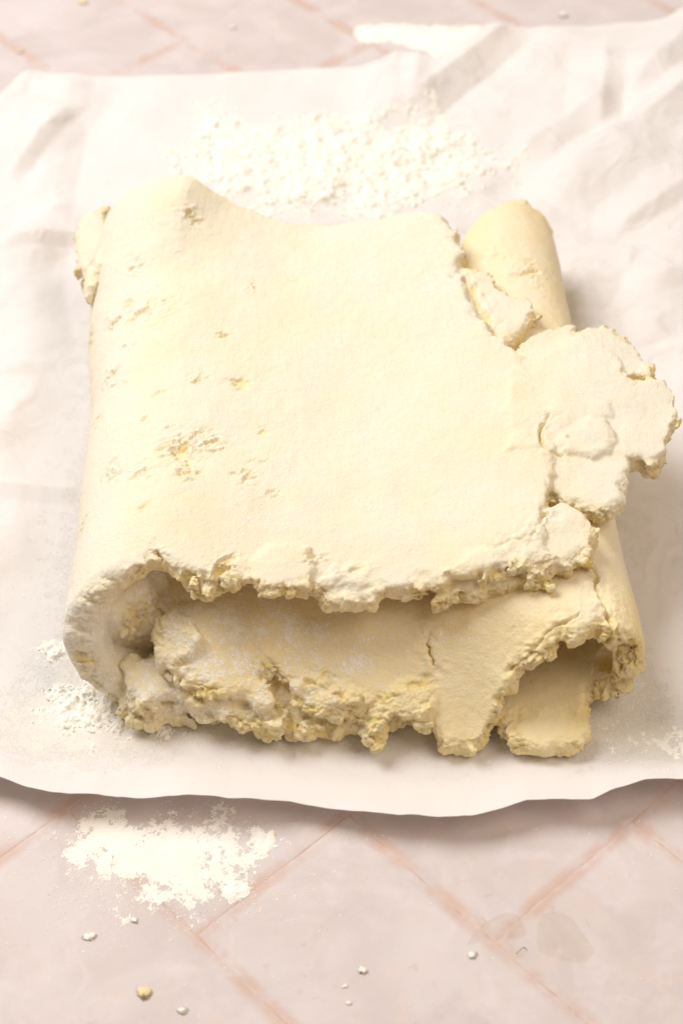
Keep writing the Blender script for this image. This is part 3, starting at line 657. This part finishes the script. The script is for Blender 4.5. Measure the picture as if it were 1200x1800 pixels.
grains("flour_dust", "loose flour grains dusted over the parchment round the dough", np.stack([gx, gy, paper_z(gx, gy) + 0.012], -1), 0.012, 0.05, 5)
N = 45000
gx = rng.uniform(-14, 14, N); gy = rng.uniform(-25, -15, N); c = at(275, 1510)
dens = 1.5 * np.exp(-((gx - c[0]) / 4.0) ** 2 - ((gy - c[1]) / 2.3) ** 2) + 0.02
dens *= np.clip(0.5 + 2.0 * n2(gx, gy, 0.9, 58.0), 0, 1.6)
k = rng.random(N) < dens; gx, gy = gx[k], gy[k]
grains("flour_dust", "fine flour grains speckled over the pink table in front", np.stack([gx, gy, gx * 0], -1), 0.009, 0.045, 6)

# ------------------------------------------------------------------ single crumbs and the wet smears
def crumb(u, v, r, label, mat, seed, squash=0.28, name="dough_crumb", cat="crumb", floor=None):
    g = np.random.default_rng(seed); p = at(u, v)
    me = ICO_V * (1 + 1.3 * fbm(ICO_V * 1.5 + g.uniform(0, 50, 3), 4, 0.7)[:, None]) * r * 0.65 * np.array([1.1, 0.95, squash])
    z0 = me[:, 2].min(); me = me - np.array([0, 0, z0]); zf = 0.0 if floor is None else float(floor(p[0], p[1]))
    ms = mesh_of(name, me, ICO_F); set_attr(ms, "cover", np.ones(len(me))); set_attr(ms, "flour", np.full(len(me), 0.5)); set_attr(ms, "film", np.full(len(me), 0.3)); set_attr(ms, "raw", np.zeros(len(me))); set_attr(ms, "edge", np.full(len(me), 0.7))
    o = link(name, ms, mat); o.location = (p[0] * .01, p[1] * .01, zf * 0.01 - 0.0001); tag(o, label, cat)
crumb(250, 1747, 0.36, "yellow dough crumb on the table near the bottom left", M_DOUGH, 1)
crumb(480, 1467, 0.14, "tiny yellow crumb in the flour dab right of the patch", M_DOUGH, 2)
crumb(636, 1708, 0.24, "white flour lump on the table left of the long tile joint", M_FLOUR, 3, name="flour_lump", cat="flour lump")
crumb(606, 1735, 0.14, "small white flour lump just below the bigger one, bottom centre", M_FLOUR, 4, name="flour_lump", cat="flour lump")
crumb(613, 1764, 0.13, "lowest small white flour lump near the bottom centre edge", M_FLOUR, 5, name="flour_lump", cat="flour lump")
crumb(830, 1680, 0.2, "flattened white flour lump beside the long orange tile joint", M_FLOUR, 6, 0.3, name="flour_lump", cat="flour lump")
crumb(320, 1778, 0.24, "flat white flour lump right of the yellow crumb", M_FLOUR, 7, 0.25, name="flour_lump", cat="flour lump")
crumb(236, 1620, 0.17, "white flour lump below the flat flour patch", M_FLOUR, 8, 0.4, name="flour_lump", cat="flour lump")
crumb(158, 1648, 0.27, "flat white flour blot low on the left of the table", M_FLOUR, 9, 0.25, name="flour_lump", cat="flour lump")
crumb(36, 90, 0.22, "tan crumb on the far table at the upper left", M_DOUGH, 10)
crumb(146, 4, 0.35, "tan crumb at the very top left of the table", M_DOUGH, 12)
crumb(410, 48, 0.2, "white flour lump on the far table, upper left of centre", M_FLOUR, 13, 0.5, name="flour_lump", cat="flour lump")
crumb(990, 27, 0.26, "white flour lump on the far table, upper right", M_FLOUR, 14, 0.5, name="flour_lump", cat="flour lump")

def smear(poly, h, seed, label):
    P = outline(poly, 0.0); n = len(P); T = np.linspace(0, n, 96, endpoint=False); i = T.astype(int); f = (T - i)[:, None]
    p0, p1, p2, p3 = P[(i - 1) % n], P[i], P[(i + 1) % n], P[(i + 2) % n]
    C = 0.5 * (2 * p1 + (p2 - p0) * f + (2 * p0 - 5 * p1 + 4 * p2 - p3) * f ** 2 + (3 * p1 - p0 - 3 * p2 + p3) * f ** 3)
    c = C.mean(0); C = C + (C - c) * 0.10 * n2(C[:, 0], C[:, 1], 1.5, seed)[:, None]
    rings = [(1.0, 0.0), (0.93, .2 * h), (0.84, .5 * h), (0.7, .85 * h), (0.5, h), (0.25, h)]; V = []; F = []; m = len(C)
    for sc, z in rings:
        q = c + (C - c) * sc; zz = z * (1 + 0.5 * n2(q[:, 0], q[:, 1], 1.3, seed + 2, 2)) if z > 0.0005 else np.full(m, z)
        V.append(np.column_stack([q, zz + 0.006]))
    for k in range(len(rings) - 1):
        for j in range(m): F.append((k * m + j, k * m + (j + 1) % m, (k + 1) * m + (j + 1) % m, (k + 1) * m + j))
    me = bpy.data.meshes.new("wet_smear"); me.from_pydata((np.concatenate(V) * 0.01).tolist(), [], F + [tuple(range((len(rings) - 1) * m, len(rings) * m))])
    for p in me.polygons: p.use_smooth = True
    o = link("wet_smear", me, M_WET); tag(o, label, "liquid smear")
smear([(820, 1660), (850, 1625), (890, 1605), (915, 1615), (925, 1640), (915, 1650), (870, 1652), (838, 1658)], 0.035, 111, "clear wet smear lying across the long orange tile joint")
smear([(945, 1625), (955, 1607), (985, 1605), (1010, 1620), (1025, 1645), (1043, 1670), (1030, 1690), (1000, 1692), (960, 1678), (945, 1668)], 0.035, 112, "larger clear wet smear right of the long tile joint")
smear([(905, 1680), (920, 1665), (928, 1675), (918, 1684)], 0.03, 113, "smallest clear wet drop between the two smears")
